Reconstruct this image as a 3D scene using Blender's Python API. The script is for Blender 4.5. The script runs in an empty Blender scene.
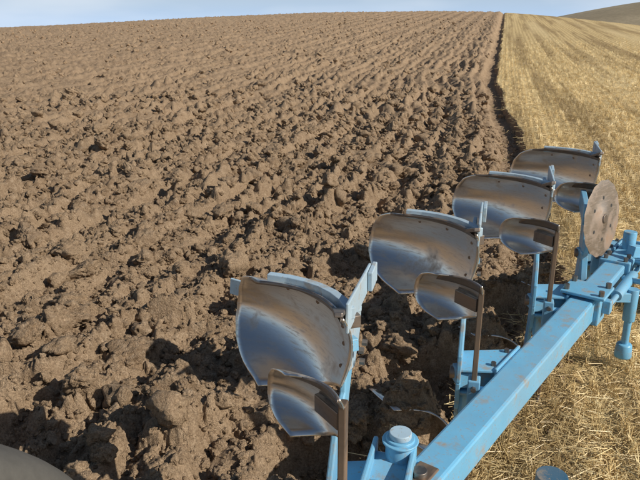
import bpy, math, random
import numpy as np
from mathutils import Vector, Matrix, noise as mnoise
random.seed(5); rng=np.random.default_rng(7)
sc=bpy.context.scene
AZ=math.radians(15.0); SG,CG=math.sin(AZ),math.cos(AZ)
def W(p,q,z): return Vector((p*SG+q*CG, p*CG-q*SG, z))
# ------------------------------------------------------------ numpy noise
def h2(ix,iy,seed):
    a=(ix.astype(np.int64)*374761393+iy.astype(np.int64)*668265263+seed*1442695041)&0xFFFFFFFF
    a=((a^(a>>13))*1274126177)&0xFFFFFFFF
    a=((a^(a>>16))*2246822519)&0xFFFFFFFF
    a=a^(a>>15)
    return (a&0xFFFFFF)/float(0xFFFFFF)
def vn(x,y,seed):
    ix=np.floor(x);iy=np.floor(y);fx=x-ix;fy=y-iy
    fx=fx*fx*(3-2*fx);fy=fy*fy*(3-2*fy)
    ix=ix.astype(np.int64);iy=iy.astype(np.int64)
    a=h2(ix,iy,seed);b=h2(ix+1,iy,seed);c=h2(ix,iy+1,seed);d=h2(ix+1,iy+1,seed)
    return (a+(b-a)*fx+(c-a)*fy+(a-b-c+d)*fx*fy)*2-1
def fbm(x,y,seed,oct=4,g=0.5):
    s=0;am=1.;t=0
    for i in range(oct):
        s=s+am*vn(x*2**i+i*17.3,y*2**i-i*9.1,seed+i);t+=am;am*=g
    return s/t
def clods(x,y,cell,seed,lo=.25,hi=.75,asp=.8,fill=.8):
    gx=x/cell;gy=y/cell
    ix=np.floor(gx).astype(np.int64);iy=np.floor(gy).astype(np.int64)
    z=np.zeros_like(x)
    for dx in (-1,0,1):
        for dy in (-1,0,1):
            jx=ix+dx;jy=iy+dy
            cx=jx+h2(jx,jy,seed);cy=jy+h2(jx,jy,seed+1)
            R=lo+(hi-lo)*h2(jx,jy,seed+2)**2
            on=h2(jx,jy,seed+3)<fill
            ex=gx-cx;ey=gy-cy
            th=h2(jx,jy,seed+4)*3.14;c,s=np.cos(th),np.sin(th)
            u=(ex*c+ey*s);v=(-ex*s+ey*c)*1.35
            d2=(np.maximum(np.abs(u),np.abs(v))*.6+np.sqrt(u*u+v*v)*.45)**2/(R*R)
            k=np.clip(1-d2,0,1)
            hh=(k**.34)*R*asp*(1+.9*(h2(jx,jy,seed+5)-.5)*u/R+.8*(h2(jx,jy,seed+6)-.5)*v/R)
            z=np.maximum(z,np.where(on,hh,0))
    return z*cell
def sst(a,b,x):
    t=np.clip((x-a)/(b-a),0,1);return t*t*(3-2*t)
def base(x,y):
    zc=np.interp(x,[-200,-66,-44,-22,0,22,34,46,66,90,200],[-1.4,.7,1.7,2.9,3.75,4.0,3.9,1.6,-4,-8,-9])
    t=np.clip((y-12)/125,0,1)
    z=zc*(t*t*(3-2*t)*.6+.4*t)
    z=z-np.clip(.035*np.clip(y-142,0,None),0,11)
    return z
SHP0,SHQ0,DP,DQ=2.05,-.466,1.106,.418
def qb(p):
    r=SHQ0+DQ*3-.04-.9*sst(8,30,p)
    r=r+.05*np.sin(p*.9)*sst(6,12,p)
    for k in range(3,-1,-1):
        pk=SHP0+DP*k+.1
        r=r-DQ*(1-sst(pk-.1,pk+.1,p))
    return r
def Hgt(x,y,full=True):
    p=x*SG+y*CG;q=x*CG-y*SG
    wob=vn(p*.35,q*.5,3)*.13+vn(p*1.7,q*1.7,4)*.07
    edge=qb(p)+vn(p*3.,q*0+1,31)*.03+vn(p*9.,q*0+1,32)*.02
    d=edge-q
    st=.015*vn(x*2,y*2,5)+.006*vn(x*14,y*14,6)
    wx=x+.05*vn(x*5,y*5,41)+.026*vn(x*17,y*17,42)+.011*vn(x*45,y*45,45)
    wy=y+.05*vn(x*5,y*5,43)+.026*vn(x*17,y*17,44)+.011*vn(x*45,y*45,46)
    dd=d+wob
    sl=np.cos(2*np.pi*(dd/.42+.5)+.6*np.cos(2*np.pi*(dd/.42+.5)))
    near=sst(0.,6.,d)          # rows are crisp beside the open furrow, broken further out
    ridge=(.072-.018*near)*sl*(.75+.5*vn(p*.8,q*.8,8))+.06*np.cos(2*np.pi*(dd/1.68+.3))
    pl=.04+ridge+.06*fbm(x*1.3,y*1.3,11,3)
    crest=.76+.24*sl
    rough=(.88+.5*vn(p*.6,q*.9,15))*crest
    c=clods(wx,wy,.48,50,.18,.62,.62,.55)
    c2=clods(wx+.3,wy,.22,60,.2,.72,.95,.78)
    c3=clods(wx,wy+.7,.10,70,.24,.78,.95,.88)
    c4=clods(wx,wy,.048,80,.25,.8,.95,.88)
    crumb=.020*fbm(x*24,y*24,90,4,.7)
    full_c=(np.maximum(c,c2*.95)+.68*c3+.55*c4+crumb)
    pl=pl+full_c*rough
    opn=1-sst(.36,.74,d+.09*vn(p*4,q*4,21))
    fur=-.23+.3*c2+.5*c3+.4*c4+crumb
    pl=pl*(1-opn)+fur*opn
    for k in range(4):
        bp=SHP0+DP*k+.36;bq=SHQ0+DQ*k-.34
        pl=pl+.58*np.exp(-(((p-bp)/.32)**2+((q-bq)/.26)**2))
    m=sst(.0,.06,d)
    z=st*(1-m)+pl*m
    return z+base(x,y),d,c+c2+c3
# ------------------------------------------------------------ materials
def newmat(n):
    m=bpy.data.materials.new(n);m.use_nodes=True
    nt=m.node_tree;nt.nodes.clear()
    o=nt.nodes.new('ShaderNodeOutputMaterial');b=nt.nodes.new('ShaderNodeBsdfPrincipled')
    nt.links.new(b.outputs[0],o.inputs[0]);return m,nt,b
def nd(nt,t,**k):
    n=nt.nodes.new(t)
    for a,v in k.items(): setattr(n,a,v)
    return n
def pos(nt): return nd(nt,'ShaderNodeNewGeometry').outputs['Position']
def noi(nt,vec,scale,detail=4,rough=.55):
    n=nd(nt,'ShaderNodeTexNoise');n.inputs['Scale'].default_value=scale;n.inputs['Detail'].default_value=detail;n.inputs['Roughness'].default_value=rough
    nt.links.new(vec,n.inputs['Vector']);return n.outputs[0]
def ramp(nt,f,stops):
    r=nd(nt,'ShaderNodeValToRGB');e=r.color_ramp.elements
    while len(e)<len(stops): e.new(.5)
    for i,(p_,c) in enumerate(stops):
        e[i].position=p_;e[i].color=(*c,1) if len(c)==3 else c
    nt.links.new(f,r.inputs[0]);return r.outputs[0]
def mix(nt,f,a,b,mode='MIX'):
    m=nd(nt,'ShaderNodeMix',data_type='RGBA',blend_type=mode)
    for s,v in ((m.inputs[0],f),(m.inputs[6],a),(m.inputs[7],b)):
        if hasattr(v,'default_value'): nt.links.new(v,s)
        elif isinstance(v,(int,float)): s.default_value=v
        else: s.default_value=(*v,1)
    return m.outputs[2]
def math_(nt,op,a,b=0.,clamp=False):
    m=nd(nt,'ShaderNodeMath',operation=op,use_clamp=clamp)
    for s,v in ((m.inputs[0],a),(m.inputs[1],b)):
        if hasattr(v,'default_value'): nt.links.new(v,s)
        else: s.default_value=v
    return m.outputs[0]
def bump(nt,b,hs):
    prev=None
    for h,st,di in hs:
        n=nd(nt,'ShaderNodeBump');n.inputs['Strength'].default_value=st;n.inputs['Distance'].default_value=di
        nt.links.new(h,n.inputs['Height'])
        if prev: nt.links.new(prev,n.inputs['Normal'])
        prev=n.outputs[0]
    nt.links.new(prev,b.inputs['Normal'])
def soil():
    m,nt,b=newmat('soil');P=pos(nt)
    n1=noi(nt,P,1.1,3,.6);n2=noi(nt,P,14,4,.7)
    c=ramp(nt,n2,[(.3,(.24,.160,.096)),(.52,(.42,.298,.190)),(.72,(.58,.44,.305))])
    c=mix(nt,ramp(nt,n1,[(.35,(0,0,0)),(.68,(.9,.9,.9))]),c,(.48,.345,.222))
    c=mix(nt,ramp(nt,noi(nt,P,80,2,.6),[(.35,(.6,.6,.6)),(.6,(0,0,0))]),c,(.18,.118,.069))
    nt.links.new(c,b.inputs['Base Color']);b.inputs['Roughness'].default_value=.95
    b.inputs['Specular IOR Level'].default_value=.08
    bump(nt,b,[(noi(nt,P,38,4,.8),1.,.04)])
    return m
SOIL=soil()
def qnodes(nt,P):
    d=nd(nt,'ShaderNodeVectorMath',operation='DOT_PRODUCT');nt.links.new(P,d.inputs[0]);d.inputs[1].default_value=(CG,-SG,0)
    d2=nd(nt,'ShaderNodeVectorMath',operation='DOT_PRODUCT');nt.links.new(P,d2.inputs[0]);d2.inputs[1].default_value=(SG,CG,0)
    return d.outputs['Value'],d2.outputs['Value']
def streaks(nt,P,scale=1.6,detail=4):
    q,p=qnodes(nt,P)
    cb=nd(nt,'ShaderNodeCombineXYZ');nt.links.new(q,cb.inputs[0]);nt.links.new(math_(nt,'MULTIPLY',p,.03),cb.inputs[1])
    return noi(nt,cb.outputs[0],scale,detail,.65)
def stubble_ground():
    m,nt,b=newmat('stubble_ground');P=pos(nt);q,p=qnodes(nt,P)
    nn=noi(nt,P,2.5,3)
    ph=math_(nt,'ADD',math_(nt,'MULTIPLY',q,2*math.pi/.28),math_(nt,'MULTIPLY',nn,3.))
    s=math_(nt,'ADD',math_(nt,'MULTIPLY',math_(nt,'SINE',ph),.5),.5)
    c=mix(nt,s,(.50,.36,.165),(.72,.55,.28))
    c=mix(nt,ramp(nt,streaks(nt,P,1.1,5),[(.42,(.95,.95,.95)),(.52,(0,0,0))]),c,(.31,.215,.10))
    c=mix(nt,ramp(nt,streaks(nt,P,.35,2),[(.5,(0,0,0)),(.6,(.6,.6,.6))]),c,(.76,.60,.33))
    f=noi(nt,P,50,3,.7)
    c=mix(nt,ramp(nt,f,[(.42,(.6,.6,.6)),(.58,(0,0,0))]),c,(.29,.20,.095))
    c=mix(nt,ramp(nt,noi(nt,P,.5,4,.6),[(.45,(0,0,0)),(.7,(.5,.5,.5))]),c,(.50,.37,.18))
    nt.links.new(c,b.inputs['Base Color']);b.inputs['Roughness'].default_value=.9;b.inputs['Specular IOR Level'].default_value=.15
    bump(nt,b,[(f,.8,.02)])
    return m
def straw():
    m,nt,b=newmat('straw');P=pos(nt)
    oi=nd(nt,'ShaderNodeObjectInfo')
    c=ramp(nt,oi.outputs['Random'],[(0,(.60,.43,.19)),(.5,(.85,.66,.34)),(1,(.95,.80,.47))])
    c=mix(nt,ramp(nt,streaks(nt,P,1.1,5),[(.42,(.7,.7,.7)),(.52,(0,0,0))]),c,(.38,.27,.12))
    nt.links.new(c,b.inputs['Base Color']);b.inputs['Roughness'].default_value=.5;return m
def blue(name,c1,c2,dirt=.5):
    m,nt,b=newmat(name);P=pos(nt)
    c=mix(nt,noi(nt,P,6,4),c1,c2)
    dm=ramp(nt,noi(nt,P,9,6,.7),[(.56-.1*dirt,(0,0,0)),(.72-.1*dirt,(.85,.85,.85))])
    sp=ramp(nt,noi(nt,P,70,3,.6),[(.60,(0,0,0)),(.70,(.7,.7,.7))])
    film=ramp(nt,noi(nt,P,2.2,5,.6),[(.4,(0,0,0)),(.75,(.35,.35,.35))])
    mk=mix(nt,1.0,dm,sp,'LIGHTEN');mk=mix(nt,1.0,mk,film,'LIGHTEN')
    c=mix(nt,mk,c,(.30,.235,.16))
    nt.links.new(c,b.inputs['Base Color'])
    nt.links.new(ramp(nt,mk,[(0,(.34,.34,.34)),(1,(.9,.9,.9))]),b.inputs['Roughness'])
    bump(nt,b,[(noi(nt,P,40,3),.15,.004)])
    return m
BLUE=blue('blue_paint',(.12,.36,.56),(.19,.47,.68),.3)
PALE=blue('worn_pale_blue',(.30,.44,.55),(.42,.54,.62),.5)
DBLUE=blue('dark_blue_paint',(.03,.10,.17),(.05,.14,.22),.3)
def steel(name,rough,col,dirt,dcol=(.24,.155,.09)):
    m,nt,b=newmat(name);P=pos(nt)
    mp=nd(nt,'ShaderNodeMapping');nt.links.new(P,mp.inputs[0]);mp.inputs['Scale'].default_value=(1,1,7)
    mp.inputs['Rotation'].default_value=(.3,.1,.4)
    sx=noi(nt,mp.outputs[0],14,5,.7)
    dm=ramp(nt,noi(nt,P,4.5,6,.62),[(.64-.14*dirt,(0,0,0)),(.80-.14*dirt,(.9,.9,.9))])
    dm=mix(nt,1.,dm,ramp(nt,sx,[(.50,(.02,.02,.02)),(.76,(.55,.55,.55))]),'LIGHTEN')
    nt.links.new(mix(nt,dm,col,dcol),b.inputs['Base Color'])
    inv=math_(nt,'SUBTRACT',1.,dm);nt.links.new(inv,b.inputs['Metallic'])
    nt.links.new(ramp(nt,dm,[(0,(rough,)*3),(1,(.8,.8,.8))]),b.inputs['Roughness'])
    bump(nt,b,[(sx,.15,.003)])
    return m
STEEL=steel('polished_steel',.27,(.78,.745,.69),.6,(.36,.25,.155))
WORN=steel('worn_steel',.45,(.26,.22,.19),.9,(.13,.085,.05))
RUST=steel('rusty_steel',.6,(.27,.20,.15),1.1,(.20,.125,.07))
DISC=steel('disc_steel',.42,(.42,.36,.31),1.1,(.26,.17,.11))
def plain(name,c,r=.6,nsc=20):
    m,nt,b=newmat(name);P=pos(nt)
    nt.links.new(mix(nt,noi(nt,P,nsc,5,.7),tuple(v*.65 for v in c),tuple(v*1.3 for v in c)),b.inputs['Base Color'])
    b.inputs['Roughness'].default_value=r
    bump(nt,b,[(noi(nt,P,nsc*4,4),.2,.004)]);return m
RUBBER=plain('rubber',(.03,.03,.03),.8)
GREYP=plain('mudguard_plastic',(.085,.08,.07),.7,30)
# ------------------------------------------------------------ mesh util
def link(o): sc.collection.objects.link(o);return o
def fastmesh(name,V,F,mat):
    me=bpy.data.meshes.new(name);n=F.shape[1]
    me.vertices.add(len(V));me.vertices.foreach_set('co',V.astype(np.float32).ravel())
    me.loops.add(F.size);me.loops.foreach_set('vertex_index',F.astype(np.int32).ravel())
    me.polygons.add(len(F));me.polygons.foreach_set('loop_start',np.arange(0,F.size,n,dtype=np.int32))
    me.polygons.foreach_set('use_smooth',np.ones(len(F),dtype=bool))
    me.update(calc_edges=True)
    me.materials.append(mat)
    return link(bpy.data.objects.new(name,me))
# ------------------------------------------------------------ terrain
NA=940
az=np.concatenate([np.linspace(-180,-48,50,endpoint=False),np.linspace(-48,48,NA,endpoint=False),np.linspace(48,180,50,endpoint=False)])*np.pi/180
rr=np.concatenate([np.geomspace(.6,2.4,50,endpoint=False),np.geomspace(2.4,12,640,endpoint=False),np.geomspace(12,170,470,endpoint=False),np.geomspace(170,900,30)])
A,R=np.meshgrid(az,rr)
X=(R*np.sin(A)).ravel();Y=(R*np.cos(A)).ravel()
Z,D,_=Hgt(X,Y)
V=np.stack([X,Y,Z],1)
na=len(az);nr=len(rr)
i=np.arange(nr-1)[:,None]*na;j=np.arange(na)[None,:];j2=(j+1)%na
F=np.stack([(i+j),(i+j2),(i+na+j2),(i+na+j)],-1).reshape(-1,4)
F=F[:,::-1]
dm=D[F].mean(1);st=dm<0.0
def sub(name,mask,mat):
    f=F[mask];u,inv=np.unique(f,return_inverse=True)
    return fastmesh(name,V[u],inv.reshape(-1,4),mat)
sub('ploughed_field',~st,SOIL)
sub('stubble_field',st,stubble_ground())
# ------------------------------------------------------------ scatter by geometry nodes
def scatter(name,protos,P,rot,scl,idx):
    col=bpy.data.collections.new(name+'_pieces')
    for o in protos: col.objects.link(o)
    me=bpy.data.meshes.new(name);me.vertices.add(len(P));me.vertices.foreach_set('co',P.astype(np.float32).ravel())
    for nm,t,a in (('rot','FLOAT_VECTOR',rot),('scl','FLOAT_VECTOR',scl)):
        at=me.attributes.new(nm,t,'POINT');at.data.foreach_set('vector',a.astype(np.float32).ravel())
    at=me.attributes.new('idx','INT','POINT');at.data.foreach_set('value',idx.astype(np.int32))
    o=link(bpy.data.objects.new(name,me))
    g=bpy.data.node_groups.new(name,'GeometryNodeTree')
    g.interface.new_socket(name='Geometry',in_out='INPUT',socket_type='NodeSocketGeometry')
    g.interface.new_socket(name='Geometry',in_out='OUTPUT',socket_type='NodeSocketGeometry')
    gi=g.nodes.new('NodeGroupInput');go=g.nodes.new('NodeGroupOutput')
    ci=g.nodes.new('GeometryNodeCollectionInfo');ci.inputs['Collection'].default_value=col
    ci.inputs['Separate Children'].default_value=True;ci.inputs['Reset Children'].default_value=True
    ip=g.nodes.new('GeometryNodeInstanceOnPoints');ip.inputs['Pick Instance'].default_value=True
    def na_(n,t):
        x=g.nodes.new('GeometryNodeInputNamedAttribute');x.data_type=t;x.inputs['Name'].default_value=n
        return next(s for s in x.outputs if s.enabled)
    L=g.links.new
    L(gi.outputs[0],ip.inputs['Points']);L(ci.outputs[0],ip.inputs['Instance'])
    L(na_('idx','INT'),ip.inputs['Instance Index']);L(na_('rot','FLOAT_VECTOR'),ip.inputs['Rotation']);L(na_('scl','FLOAT_VECTOR'),ip.inputs['Scale'])
    L(ip.outputs[0],go.inputs[0])
    md=o.modifiers.new('scatter','NODES');md.node_group=g
    return o
import bmesh
def clodproto(i,sub_):
    bm=bmesh.new();bmesh.ops.create_icosphere(bm,subdivisions=sub_,radius=1)
    off=Vector((i*13.1,i*7.7,3.3*i))
    planes=[(Vector((random.gauss(0,1),random.gauss(0,1),random.gauss(0,1))).normalized(),random.uniform(.5,.85)) for _ in range(12)]
    for v in bm.verts:
        n=v.co.normalized()
        r=1.1+.30*mnoise.fractal(n*1.2+off,1,2,3)
        for pl,h_ in planes:
            dd=n.dot(pl)
            if dd>.1: r=min(r,h_/dd)
        r+=.26*mnoise.fractal(n*3.2+off,.6,2,5)
        v.co=n*r
        v.co.z*=.72;v.co.y*=.86
    me=bpy.data.meshes.new('soil_clod');bm.to_mesh(me);bm.free()
    me.polygons.foreach_set('use_smooth',[True]*len(me.polygons));me.materials.append(SOIL)
    return bpy.data.objects.new('soil_clod',me)
def wedge(n,r0,r1,a0=-48,a1=48):
    r=np.sqrt(rng.uniform(r0*r0,r1*r1,n));a=np.radians(rng.uniform(a0,a1,n))
    return r*np.sin(a),r*np.cos(a)
def make_clods():
    xs=[];ys=[];ss=[]
    for n,r0,r1,lo,hi,pw in ((3000,2.2,22,.05,.18,1.9),(4000,20,90,.07,.17,1.8),(14000,2.2,16,.024,.062,1.3),(15000,2.0,8,.010,.028,1.2)):
        x,y=wedge(n,r0,r1);xs.append(x);ys.append(y);ss.append(lo+(hi-lo)*rng.uniform(0,1,n)**pw)
    x=np.concatenate(xs);y=np.concatenate(ys);s=np.concatenate(ss)
    z,d,c=Hgt(x,y)
    keep=(d>.05)&((d>.5)|(s<.04)|(rng.uniform(0,1,len(s))<.10))
    p=x*SG+y*CG
    spill=(d<=.05)&(d>-.6)&(s<.045)&(rng.uniform(0,1,len(s))<.6*np.exp(d/.25))&(p<7)
    keep|=spill
    x,y,z,s=x[keep],y[keep],z[keep],s[keep]
    n=len(x)
    return scatter('soil_clods',[clodproto(i,4 if i<8 else 3) for i in range(14)],np.stack([x,y,z+s*.24],1),
        np.stack([rng.uniform(-.6,.6,n),rng.uniform(-.6,.6,n),rng.uniform(0,6.28,n)],1),
        np.stack([s*rng.uniform(.8,1.35,n),s*rng.uniform(.8,1.2,n),s*rng.uniform(.7,1.15,n)],1),rng.integers(0,14,n))
make_clods()
STR=straw()
def stalk(V,Fc,a,b,r):
    d=(b-a).normalized();u=d.orthogonal().normalized();w=d.cross(u);k=len(V)
    for c,rad in ((a,r),(b,r*.85)):
        for t in range(3):
            an=t*2.094;V.append(c+(u*math.cos(an)+w*math.sin(an))*rad)
    for t in range(3): Fc.append((k+t,k+(t+1)%3,k+3+(t+1)%3,k+3+t))
def tuft(kind):
    V=[];Fc=[]
    if kind=='stand':
        for _ in range(12):
            a=Vector((random.gauss(0,.014),random.uniform(-.05,.05),-.01))
            h=random.uniform(.04,.11);b=a+Vector((random.gauss(0,.025),random.gauss(0,.03),h))
            stalk(V,Fc,a,b,random.uniform(.0018,.003))
    for _ in range(16 if kind=='loose' else 2):
        a=Vector((random.uniform(-.13,.13),random.uniform(-.13,.13),random.uniform(.003,.035)))
        an=random.uniform(0,6.28);l=random.uniform(.03,.15)
        b=a+Vector((math.cos(an)*l,math.sin(an)*l,random.uniform(-.02,.03)))
        stalk(V,Fc,a,b,random.uniform(.0014,.0026))
    me=bpy.data.meshes.new('straw_tuft');me.from_pydata([tuple(v) for v in V],[],Fc);me.materials.append(STR)
    return bpy.data.objects.new('straw_tuft',me)
def make_stubble():
    P=[]
    for q0 in np.arange(-1.6,34,.14):
        pp=np.arange(1.0,62,.08)
        pp=pp+rng.uniform(-.03,.03,len(pp));qq=q0+rng.normal(0,.012,len(pp))
        x=pp*SG+qq*CG;y=pp*CG-qq*SG
        r=np.hypot(x,y);a=np.degrees(np.arctan2(x,y))
        dens=np.clip(11/r,.0,1)*.9*(1-sst(35,60,r))
        dens=dens*(.40+.85*(vn(np.full_like(pp,q0*1.9),pp*.08,201)*.5+.5))
        k=(a<46)&(r>1.5)&(rng.uniform(0,1,len(r))<dens)
        P.append(np.stack([x[k],y[k]],1))
    P=np.concatenate(P);x,y=P[:,0],P[:,1];z,d,_=Hgt(x,y)
    k=d<-.03;x,y,z=x[k],y[k],z[k];n=len(x)
    s=rng.uniform(.7,1.25,n)
    NL=9000
    r_=1.8+24*rng.uniform(0,1,NL)**1.3;a_=np.radians(rng.uniform(-10,46,NL))
    lx,ly=r_*np.sin(a_),r_*np.cos(a_);lz,ld,_=Hgt(lx,ly);k=(ld<.0)|((ld<.5)&(rng.uniform(0,1,len(ld))<.04))
    lx,ly,lz=lx[k],ly[k],lz[k];m=len(lx);s2=rng.uniform(.6,1.2,m)
    X_=np.concatenate([x,lx]);Y_=np.concatenate([y,ly]);Z_=np.concatenate([z,lz+.004])
    rot=np.zeros((n+m,3));rot[:n,2]=-AZ+rng.normal(0,.3,n)+np.pi*rng.integers(0,2,n);rot[n:,2]=rng.uniform(0,6.28,m)
    S=np.concatenate([s,s2]);
    idx=np.concatenate([rng.integers(0,6,n),rng.integers(6,12,m)])
    pro=[tuft('stand') for _ in range(6)]+[tuft('loose') for _ in range(6)]
    for i_,o in enumerate(pro): o.name='straw_tuft_%02d'%i_
    scatter('straw_stubble',pro,np.stack([X_,Y_,Z_],1),rot,np.stack([S,S,S],1),idx)
make_stubble()
# ------------------------------------------------------------ PLOUGH
plough=link(bpy.data.objects.new('reversible_plough',None))
def fin(name,me,mat,bev=0,par=None,smooth=False):
    me.materials.append(mat);o=link(bpy.data.objects.new(name,me));o.parent=par or plough
    if bev:
        b=o.modifiers.new('bev','BEVEL');b.width=bev;b.segments=2;b.limit_method='ANGLE'
    if smooth: me.polygons.foreach_set('use_smooth',[True]*len(me.polygons))
    return o
def box(name,a,b,w,h,mat,up=Vector((0,0,1)),bev=.006,par=None,w2=None,h2_=None):
    a=Vector(a);b=Vector(b);d=(b-a).normalized();s=d.cross(up).normalized();u=s.cross(d)
    w2=w2 or w;h2_=h2_ or h
    V=[c+s*(i*ww/2)+u*(j*hh/2) for c,ww,hh in ((a,w,h),(b,w2,h2_)) for i,j in ((-1,-1),(1,-1),(1,1),(-1,1))]
    me=bpy.data.meshes.new(name);me.from_pydata([tuple(v) for v in V],[],[(3,2,1,0),(4,5,6,7),(0,1,5,4),(1,2,6,5),(2,3,7,6),(3,0,4,7)])
    return fin(name,me,mat,bev,par)
def cyl(name,a,b,r,mat,n=24,r2=None,bev=.003,par=None):
    a=Vector(a);b=Vector(b);d=(b-a).normalized();u=d.orthogonal().normalized();w=d.cross(u);r2=r2 or r
    V=[];Fc=[]
    for c,rad in ((a,r),(b,r2)):
        for t in range(n): V.append(tuple(c+(u*math.cos(t*2*math.pi/n)+w*math.sin(t*2*math.pi/n))*rad))
    for t in range(n): Fc.append((t,(t+1)%n,n+(t+1)%n,n+t))
    Fc.append(tuple(range(n))[::-1]);Fc.append(tuple(range(n,2*n)))
    me=bpy.data.meshes.new(name);me.from_pydata(V,[],Fc)
    o=fin(name,me,mat,bev,par)
    if n>8:
        for p_ in me.polygons:
            if len(p_.vertices)==4: p_.use_smooth=True
    return o
def bolt(c,d,r=.014,l=.02,mat=None): cyl('bolt',c,Vector(c)+Vector(d).normalized()*l,r,mat or WORN,6,bev=0)
def plate(name,pts,off,mat,bev=.004):
    n=len(pts);V=[tuple(p_) for p_ in pts]+[tuple(p_+off) for p_ in pts]
    Fc=[tuple(range(n))[::-1],tuple(range(n,2*n))]+[(t,(t+1)%n,n+(t+1)%n,n+t) for t in range(n)]
    me=bpy.data.meshes.new(name);me.from_pydata(V,[],Fc)
    bm=bmesh.new();bm.from_mesh(me);bmesh.ops.recalc_face_normals(bm,faces=bm.faces);bm.to_mesh(me);bm.free()
    return fin(name,me,mat,bev)
def tube(name,pts,r,mat):
    cu=bpy.data.curves.new(name,'CURVE');cu.dimensions='3D';cu.bevel_depth=r;cu.bevel_resolution=4
    s=cu.splines.new('NURBS');s.points.add(len(pts)-1)
    for q_,p_ in zip(s.points,pts): q_.co=(*p_,1)
    s.use_endpoint_u=True;s.order_u=4;cu.materials.append(mat)
    o=link(bpy.data.objects.new(name,cu));o.parent=plough;return o
ZB=.6
def bpt(s,t,tip,sgn,sc_,off=0,skim=False):
    """point of the mouldboard surface; s shin->wing, t share->trailing edge"""
    et=[-.2,0,.07,.18,.33,.50,.65,.78,.88,.95,1.]
    el=[.34,.40,.50,.61,.68,.70,.68,.62,.53,.43,.30]
    eg=[.20,.25,.32,.405,.475,.505,.50,.465,.41,.35,.27]
    ez=[.05,.0,-.02,-.075,-.165,-.255,-.325,-.375,-.405,-.42,-.43]
    def ev(t_):
        t_=min(1,max(-.2,t_));return np.array([np.interp(t_,et,el),np.interp(t_,et,eg)*(.78 if skim else 1),np.interp(t_,et,ez)])
    e=sum(ev(t+o_) for o_ in (-.03,-.015,0,.015,.03))/5
    tt=max(0,t)
    s0=np.array([.03*tt,.10*tt+(.0 if t>=0 else .1*t),-.335*tt])
    P=s0+(e-s0)*s
    k=.085*4*s*(1-s)+.135*4*tt*(1-tt)*(.4+.6*s)-.13*tt*tt*s**1.3*(1 if not skim else .6)
    P=P+np.array([-.55,.83,0])*k
    if t>.5: P[2]-=.03*math.sin(math.pi*s)*(t-.5)*2
    P=P+np.array([.55,-.83,0])*off
    return W(tip[0]+P[1]*sc_,tip[1]-P[0]*sc_,ZB+sgn*(tip[2]+P[2]*sc_))
def surf(name,tip,sgn,sc_,mat,t0=0,t1=1,smax=1,off=0,thick=.009,nx=30,ny=36,skim=False,smin=0):
    V=[];Fc=[]
    for i in range(ny+1):
        for j in range(nx+1):
            V.append(tuple(bpt(smin+(smax-smin)*j/nx,t0+(t1-t0)*i/ny,tip,sgn,sc_,off,skim)))
    for i in range(ny):
        for j in range(nx):
            a=i*(nx+1)+j;Fc.append((a,a+1,a+nx+2,a+nx+1))
    me=bpy.data.meshes.new(name);me.from_pydata(V,[],Fc)
    o=fin(name,me,mat,0,smooth=True)
    m=o.modifiers.new('sol','SOLIDIFY');m.thickness=thick;m.offset=0
    return o
def body(k,sgn):
    p0=SHP0+DP*k;q0=SHQ0+DQ*k
    z=lambda r:ZB+sgn*r
    w=lambda g,l,r:W(p0+g,q0-l,z(r))
    tip=(p0,q0,.80)
    surf('mouldboard',tip,sgn,1,STEEL)
    surf('share',tip,sgn,1,WORN,-.05,.07,1.0,.010,.012,24,4)
    for t_,m_,wd,hh,s1 in ((.03,PALE,.035,.045,.96),(.20,WORN,.05,.05,.62),(.55,BLUE,.03,.05,.66)):
        n_=6
        for i in range(n_):
            a=bpt(.06+(s1-.06)*i/n_,t_,tip,sgn,1,-.035-wd*.3);b=bpt(.06+(s1-.06)*(i+1)/n_+.01,t_,tip,sgn,1,-.035-wd*.3)
            box('board_backing',a,b,wd,hh,m_,bev=.003)
    box('share_point',w(.10,.035,.79),w(-.07,.0,.85),.055,.018,WORN,bev=.004,w2=.03)
    box('landside',w(.03,-.008,.79),w(.46,-.008,.80),.012,.12,PALE,bev=.004,h2_=.10)
    box('landside_heel',w(.37,-.026,.80),w(.48,-.026,.81),.02,.085,PALE,bev=.004)
    plate('frog',[w(.16,.012,.5),w(.17,.012,.775),w(.42,.012,.775),w(.38,.012,.58),w(.28,.012,.46)],W(0,-.02,0),PALE)
    box('frog_gusset',w(.30,.02,.70),w(.42,.18,.70),.08,.03,PALE)
    pts=[(-.06,0),(-.05,.15),(.03,.30),(.165,.40),(.21,.6),(.40,.6),(.29,.44),(.18,.22),(.14,0)]
    plate('leg',[w(g,.024,r) for g,r in pts],W(0,-.024,0),BLUE,.006)
    for g,r in ((.24,.56),(.31,.56),(.26,.5)): bolt(w(g,-.012,r),W(0,1,0))
    for s_,t_ in ((.08,.22),(.09,.5),(.09,.78),(.38,.16),(.66,.16)):
        a=bpt(s_,t_,tip,sgn,1,.003);cyl('board_bolt',a,bpt(s_,t_,tip,sgn,1,.0075),.009,RUST,10,bev=0)
    sp,sq=p0-.235,q0+.045
    st_=(sp,sq,.625)
    surf('skimmer_board',st_,sgn,.54,STEEL,skim=True,nx=16,ny=24,thick=.007)
    surf('skimmer_share',st_,sgn,.54,WORN,-.06,.24,.76,.018,.008,16,6,skim=True)
    box('skimmer_stalk',W(sp+.06,sq+.0,z(.58)),W(sp+.06,sq+.0,z(.05)),.026,.05,RUST,up=W(1,0,0),bev=.004)
    box('skimmer_frog',W(sp+.07,sq-.01,z(.50)),W(sp+.17,sq-.12,z(.50)),.03,.07,WORN,bev=.004)
for k in range(4):
    for s_ in (1,-1): body(k,s_)
def beamq(p): return -.085+(p-2.44)*.398
bd=(W(1,.398,0)).normalized();bn=Vector((bd.y,-bd.x,0))
def BP(p,side=0,z=ZB): return W(p,beamq(p),z)+bn*side
box('main_beam',BP(1.95),BP(5.55),.155,.16,BLUE,bev=.014)
box('beam_end_cap',BP(5.55),BP(5.565),.19,.20,BLUE)
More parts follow.
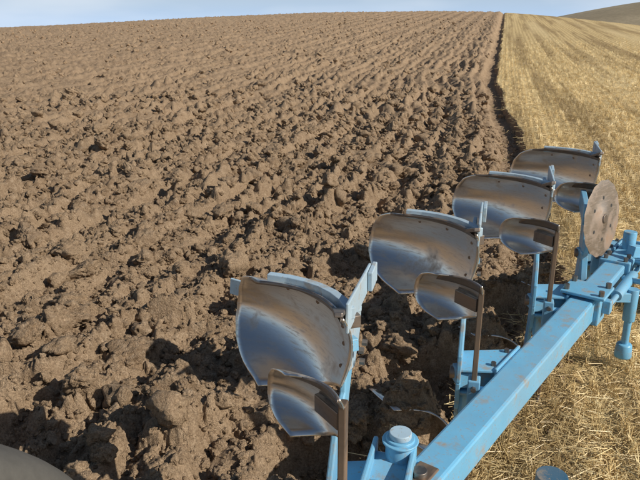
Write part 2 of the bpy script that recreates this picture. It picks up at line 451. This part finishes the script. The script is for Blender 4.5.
for k in range(4):
    pk=SHP0+DP*k
    lp=W(pk+.04,SHQ0+DQ*k-.026,ZB)
    b0=BP(pk+.10,-.078)
    for zz in (.06,-.06):
        pts=[BP(pk-.04,-.08,ZB+zz),BP(pk+.24,-.08,ZB+zz),lp+W(.13,-.02,zz),lp+W(-.09,-.02,zz)]
        plate('clamp_plate',pts,Vector((0,0,.016 if zz>0 else -.016)),BLUE)
        for g in (.0,.17):
            if zz>0: bolt(BP(pk+g,-.12,ZB+zz+.016),(0,0,1),.014,.02)
    box('beam_flange',BP(pk-.05,-.086,ZB-.01),BP(pk+.26,-.086,ZB-.01),.014,.20,BLUE,bev=.004)
    box('leg_carrier',lp+W(-.02,-.03,0),b0,.12,.09,BLUE,bev=.008)
    cyl('pivot_pin',lp+W(.02,-.06,0),lp+W(.02,.05,0),.035,WORN)
    plate('trip_arm',[lp+W(-.05,.0,-.06),lp+W(-.10,.0,-.20),lp+W(.05,.03,-.24),BP(pk+.30,-.10,ZB-.08),BP(pk+.30,-.10,ZB-.02)],W(0,.02,0),BLUE)
    sp,sq=pk-.175,SHQ0+DQ*k+.045
    box('skimmer_clamp',W(sp,sq,ZB-.07),W(sp,sq,ZB+.11),.06,.07,BLUE,up=W(1,0,0))
    box('skimmer_bracket',W(sp,sq,ZB+.03),BP(sp+.02,-.0,ZB+.03),.05,.05,BLUE)
    bolt(W(sp-.035,sq,ZB+.07),W(-1,0,0))
cyl('steering_rod',BP(4.35,.14,ZB+.02),BP(5.3,.14,ZB+.02),.018,BLUE)
cyl('hydraulic_cylinder',BP(4.55,.14,ZB+.02),BP(5.0,.14,ZB+.02),.036,BLUE)
for p_ in (4.35,5.3): box('rod_lug',BP(p_-.03,.12,ZB+.02),BP(p_+.03,.12,ZB+.02),.08,.09,BLUE)
box('rear_carrier',BP(4.26),BP(4.42),.22,.20,BLUE,bev=.01)
box('rear_clamp',BP(4.22,0,ZB+.108),BP(4.46,0,ZB+.108),.28,.02,BLUE)
for s_ in (-.11,.11):
    for p_ in (4.26,4.42): bolt(BP(p_,s_,ZB+.118),(0,0,1),.018,.035)
box('rear_carrier',BP(5.0),BP(5.15),.22,.20,BLUE,bev=.01)
for s_ in (-.07,.07):
    for p_ in (5.03,5.12): bolt(BP(p_,s_,ZB+.10),(0,0,1),.016,.03)
S0=Vector((2.19,4.24,0))
box('stand_arm',BP(4.62,.09,ZB-.02),S0+Vector((0,0,ZB-.04)),.06,.07,BLUE)
cyl('stand_sleeve',S0+Vector((0,0,.38)),S0+Vector((0,0,.62)),.042,BLUE)
cyl('stand_tube',S0+Vector((0,0,.10)),S0+Vector((0,0,.58)),.026,BLUE)
cyl('stand_foot',S0+Vector((.0,0,.09)),S0+Vector((0,0,.20)),.062,BLUE,r2=.052,bev=.015)
cyl('stand_handle',S0+Vector((-.09,0,.57)),S0+Vector((.09,0,.57)),.010,WORN)
E=BP(5.4,0,ZB)
cyl('wheel_pivot',E+Vector((0,0,-.16)),E+Vector((0,0,.22)),.05,BLUE)
box('wheel_arm',BP(5.25,.05,ZB+.11),W(5.55,1.45,.62),.07,.09,BLUE)
tube('wheel_stop_bar',[BP(5.2,.1,ZB+.05),BP(5.0,.32,ZB+.12),BP(5.15,.36,ZB+.35),BP(5.45,.22,ZB+.55),BP(5.7,.05,ZB+.62)],.026,BLUE)
tube('wheel_stop_bar',[BP(4.9,.1,ZB+.02),BP(4.75,.34,ZB+.05),BP(4.9,.42,ZB+.12),BP(5.2,.44,ZB+.1)],.022,BLUE)
def ring(name,c,ax,R0,r0,mat,seg=40,rs=14,sq_=1):
    ax=ax.normalized();u=ax.orthogonal().normalized();w=ax.cross(u);V=[];Fc=[]
    for i in range(seg):
        a=i*2*math.pi/seg;e=u*math.cos(a)+w*math.sin(a)
        for j in range(rs):
            b=j*2*math.pi/rs;cb,sb=math.cos(b),math.sin(b)
            V.append(tuple(c+e*(R0+r0*math.copysign(abs(cb)**.7,cb))+ax*(r0*sq_*math.copysign(abs(sb)**.6,sb))))
    for i in range(seg):
        for j in range(rs): Fc.append((i*rs+j,((i+1)%seg)*rs+j,((i+1)%seg)*rs+(j+1)%rs,i*rs+(j+1)%rs))
    me=bpy.data.meshes.new(name);me.from_pydata(V,[],Fc);return me
WC=W(5.9,1.62,.33)
fin('wheel_tyre',ring('wheel_tyre',WC,W(0,1,0),.24,.09,RUBBER),RUBBER,smooth=True)
cyl('wheel_rim',WC-W(0,.07,0),WC+W(0,.07,0),.17,BLUE)
box('wheel_stem',W(5.55,1.45,.62),WC+W(0,-.13,0),.06,.06,BLUE)
cyl('wheel_axle',WC+W(0,-.15,0),WC+W(0,.08,0),.03,WORN)
for sg in (1,):
    c=Vector((1.87,4.17,ZB+sg*.555))
    ax=(W(0,1,0)*.80+W(-1,0,0)*.5+Vector((0,0,.10*sg))).normalized()
    u=Vector((0,0,1)).cross(ax).normalized();w=ax.cross(u)
    V=[];Fc=[];n=64
    prof=[(.02,.016),(.06,.016),(.08,.006),(.18,.004),(.24,.003),(.257,.0)]
    for side in (1,-1):
        for r_,h_ in prof:
            for t in range(n):
                a=t*2*math.pi/n;rr_=r_*(1+(.015*math.sin(a*16) if r_>.24 else 0))
                V.append(tuple(c+(u*math.cos(a)+w*math.sin(a))*rr_+ax*(h_*side)))
    m_=len(prof)
    for s_ in range(2):
        o_=s_*m_*n
        for i in range(m_-1):
            for t in range(n):
                f=(o_+i*n+t,o_+i*n+(t+1)%n,o_+(i+1)*n+(t+1)%n,o_+(i+1)*n+t);Fc.append(f if s_==0 else f[::-1])
    me=bpy.data.meshes.new('disc_coulter');me.from_pydata(V,[],Fc);fin('disc_coulter',me,DISC,smooth=True)
    cyl('disc_hub',c-ax*.05,c+ax*.025,.03,WORN)
    for t in range(6):
        a=t*math.pi/3
        cyl('disc_hole',c+(u*math.cos(a+.5)+w*math.sin(a+.5))*.14-ax*.0062,c+(u*math.cos(a+.5)+w*math.sin(a+.5))*.14+ax*.0062,.012,RUBBER,12,bev=0)
    m1=c+ax*-.05
    box('disc_arm',m1,m1+W(.12,-.02,-.30*sg),.03,.06,BLUE)
    box('disc_stalk',m1+W(.12,-.02,-.28*sg),Vector((m1.x+.03,m1.y+.12,ZB)),.045,.045,BLUE)
    box('disc_bracket',m1+W(.10,-.04,-.02),W(SHP0+3*DP-.10,SHQ0+3*DQ-.10,1.10),.04,.13,BLUE)
box('disc_bracket',Vector((1.87,4.27,ZB)),BP(4.62,.0,ZB),.07,.07,BLUE)
H0=W(2.22,-.30,0)
box('headstock_block',H0+W(-.10,-.01,.58),H0+W(.06,-.01,.60),.17,.26,BLUE,bev=.01)
box('headstock_cheek',H0+W(-.3,-.075,.62),H0+W(.08,-.075,.62),.02,.30,BLUE)
box('headstock_cheek',H0+W(-.3,.085,.62),H0+W(.08,.085,.62),.02,.30,BLUE)
cyl('turnover_housing',H0+W(.04,.03,.66),H0+W(.04,.03,.81),.062,BLUE,r2=.058)
cyl('turnover_flange',H0+W(.04,.03,.79),H0+W(.04,.03,.80),.074,BLUE)
cyl('turnover_cap',H0+W(.04,.03,.81),H0+W(.04,.03,.835),.045,PALE)
box('headstock_beam',W(1.45,-.42,.55),BP(2.05),.20,.20,BLUE,bev=.012)
box('wear_plate',BP(2.12,.0,ZB+.083),BP(2.28,.0,ZB+.083),.09,.012,RUST)
cyl('beam_pin',BP(2.2,.0,ZB+.08),BP(2.2,.0,ZB+.115),.03,WORN)
K=Vector((.92,2.17,0))
box('lever_arm',W(1.75,-.30,.52),K+Vector((-.02,-.02,.56)),.06,.06,BLUE)
cyl('adjuster_post',K+Vector((0,0,.42)),K+Vector((0,0,.66)),.032,BLUE)
cyl('adjuster_cap',K+Vector((0,0,.65)),K+Vector((0,0,.69)),.062,DBLUE)
t0=(SHP0,SHQ0,.80)
box('trash_plate',bpt(.94,.40,t0,1,1,-.03),bpt(1.09,.36,t0,1,1,-.03),.012,.08,PALE,bev=.003)
# ------------------------------------------------------------ tractor wheel and mudguard
tw=link(bpy.data.objects.new('tractor_rear_wheel',None))
def mudguard():
    V=[];Fc=[];n=40
    prof=[(-1.42,-.10),(-1.42,-.02),(-1.38,0),(-1.1,.012),(-.95,.0),(-.90,-.03),(-.885,-.09),(-.885,-.16)]
    for i in range(n+1):
        a=math.radians(150-125*i/n)
        for q_,h_ in prof:
            rr_=.945+h_; V.append(tuple(W(.36+rr_*math.cos(a),q_,.82+rr_*math.sin(a))))
    m_=len(prof)
    for i in range(n):
        for j in range(m_-1): Fc.append((i*m_+j,i*m_+j+1,(i+1)*m_+j+1,(i+1)*m_+j))
    me=bpy.data.meshes.new('mudguard');me.from_pydata(V,[],Fc)
    o=fin('mudguard',me,GREYP,0,tw,True);s=o.modifiers.new('s','SOLIDIFY');s.thickness=.008
    s=o.modifiers.new('ss','SUBSURF');s.levels=2;s.render_levels=2
mudguard()
TC=W(.36,-1.17,.80)
fin('tyre',ring('tyre',TC,W(0,1,0),.62,.17,RUBBER,60,16,1.2),RUBBER,0,tw,True)
cyl('rim',TC-W(0,.12,0),TC+W(0,.12,0),.46,GREYP,40,par=tw)
for i in range(44):
    a=i*2*math.pi/44;s_=1 if i%2 else -1
    e=lambda r_,an,q_:TC+W(r_*math.cos(an),q_,r_*math.sin(an))
    box('lug',e(.805,a,s_*.18),e(.805,a+.12,0),.05,.035,RUBBER,up=W(math.cos(a),0,math.sin(a)),bev=0,par=tw)
# ------------------------------------------------------------ distant hill
def hillz(x,y): return -12+28*np.exp(-(((x-235)/120)**2+((y-420)/110)**2))+.3*vn(x*.02,y*.02,77)
gx,gy=np.meshgrid(np.linspace(0,620,140),np.linspace(210,640,90))
gz=hillz(gx,gy);Vh=np.stack([gx.ravel(),gy.ravel(),gz.ravel()],1)
i=np.arange(89)[:,None]*140;j=np.arange(139)[None,:]
Fh=np.stack([i+j,i+j+1,i+140+j+1,i+140+j],-1).reshape(-1,4)
m,nt,b=newmat('hill_fields');P=pos(nt)
c=ramp(nt,noi(nt,P,.03,6,.65),[(.35,(.24,.19,.115)),(.5,(.30,.24,.15)),(.65,(.36,.29,.185))])
c=mix(nt,ramp(nt,noi(nt,P,.5,5,.7),[(.4,(.5,.5,.5)),(.6,(0,0,0))]),c,(.18,.15,.09))
nt.links.new(c,b.inputs['Base Color']);b.inputs['Roughness'].default_value=1
fastmesh('hill',Vh,Fh,m)
# ------------------------------------------------------------ light, sky, camera
sv=Vector((.86,-.44,0)).normalized();el=math.radians(34)
sun=bpy.data.lights.new('sun','SUN');sun.energy=5.0;sun.angle=math.radians(.5);sun.color=(1,.94,.84)
so=link(bpy.data.objects.new('sun',sun));dirv=Vector((sv.x*math.cos(el),sv.y*math.cos(el),math.sin(el)))
so.rotation_euler=dirv.to_track_quat('Z','Y').to_euler()
w=bpy.data.worlds.new('World');sc.world=w;w.use_nodes=True;nt=w.node_tree
sky=nt.nodes.new('ShaderNodeTexSky');sky.sky_type='NISHITA';sky.sun_disc=False;sky.sun_elevation=el;sky.sun_rotation=math.atan2(sv.x,sv.y)
sky.air_density=1.0;sky.dust_density=.6
tc=nt.nodes.new('ShaderNodeTexCoord');mp=nt.nodes.new('ShaderNodeMapping');mp.inputs['Scale'].default_value=(1,1,5)
nt.links.new(tc.outputs['Generated'],mp.inputs[0])
cn=noi(nt,mp.outputs[0],2.6,4,.5)
cm=ramp(nt,cn,[(.46,(0,0,0)),(.74,(.5,.5,.5))])
sx=nt.nodes.new('ShaderNodeSeparateXYZ');nt.links.new(tc.outputs['Generated'],sx.inputs[0])
low=ramp(nt,sx.outputs['Z'],[(0,(1,1,1)),(.35,(.12,.12,.12)),(.7,(0,0,0))])
cf=mix(nt,1.,cm,low,'MULTIPLY')
hz_=ramp(nt,sx.outputs['Z'],[(0,(.95,.95,.95)),(.10,(0,0,0))])
blu=mix(nt,hz_,sky.outputs[0],(6.4,8.8,12.2))
fc=mix(nt,cf,blu,(11.3,12.0,12.8))
bg=nt.nodes['Background'];bg.inputs[1].default_value=.077;nt.links.new(fc,bg.inputs[0])
cam=bpy.data.cameras.new('camera');cam.sensor_width=36;cam.lens=36.9;cam.clip_end=3000;cam.clip_start=.05
co=link(bpy.data.objects.new('camera',cam));co.location=(0,0,2.4)
co.rotation_euler=(math.radians(90-18.5),0,0)
sc.camera=co
sc.view_settings.view_transform='Standard';sc.view_settings.look='None';sc.view_settings.exposure=0
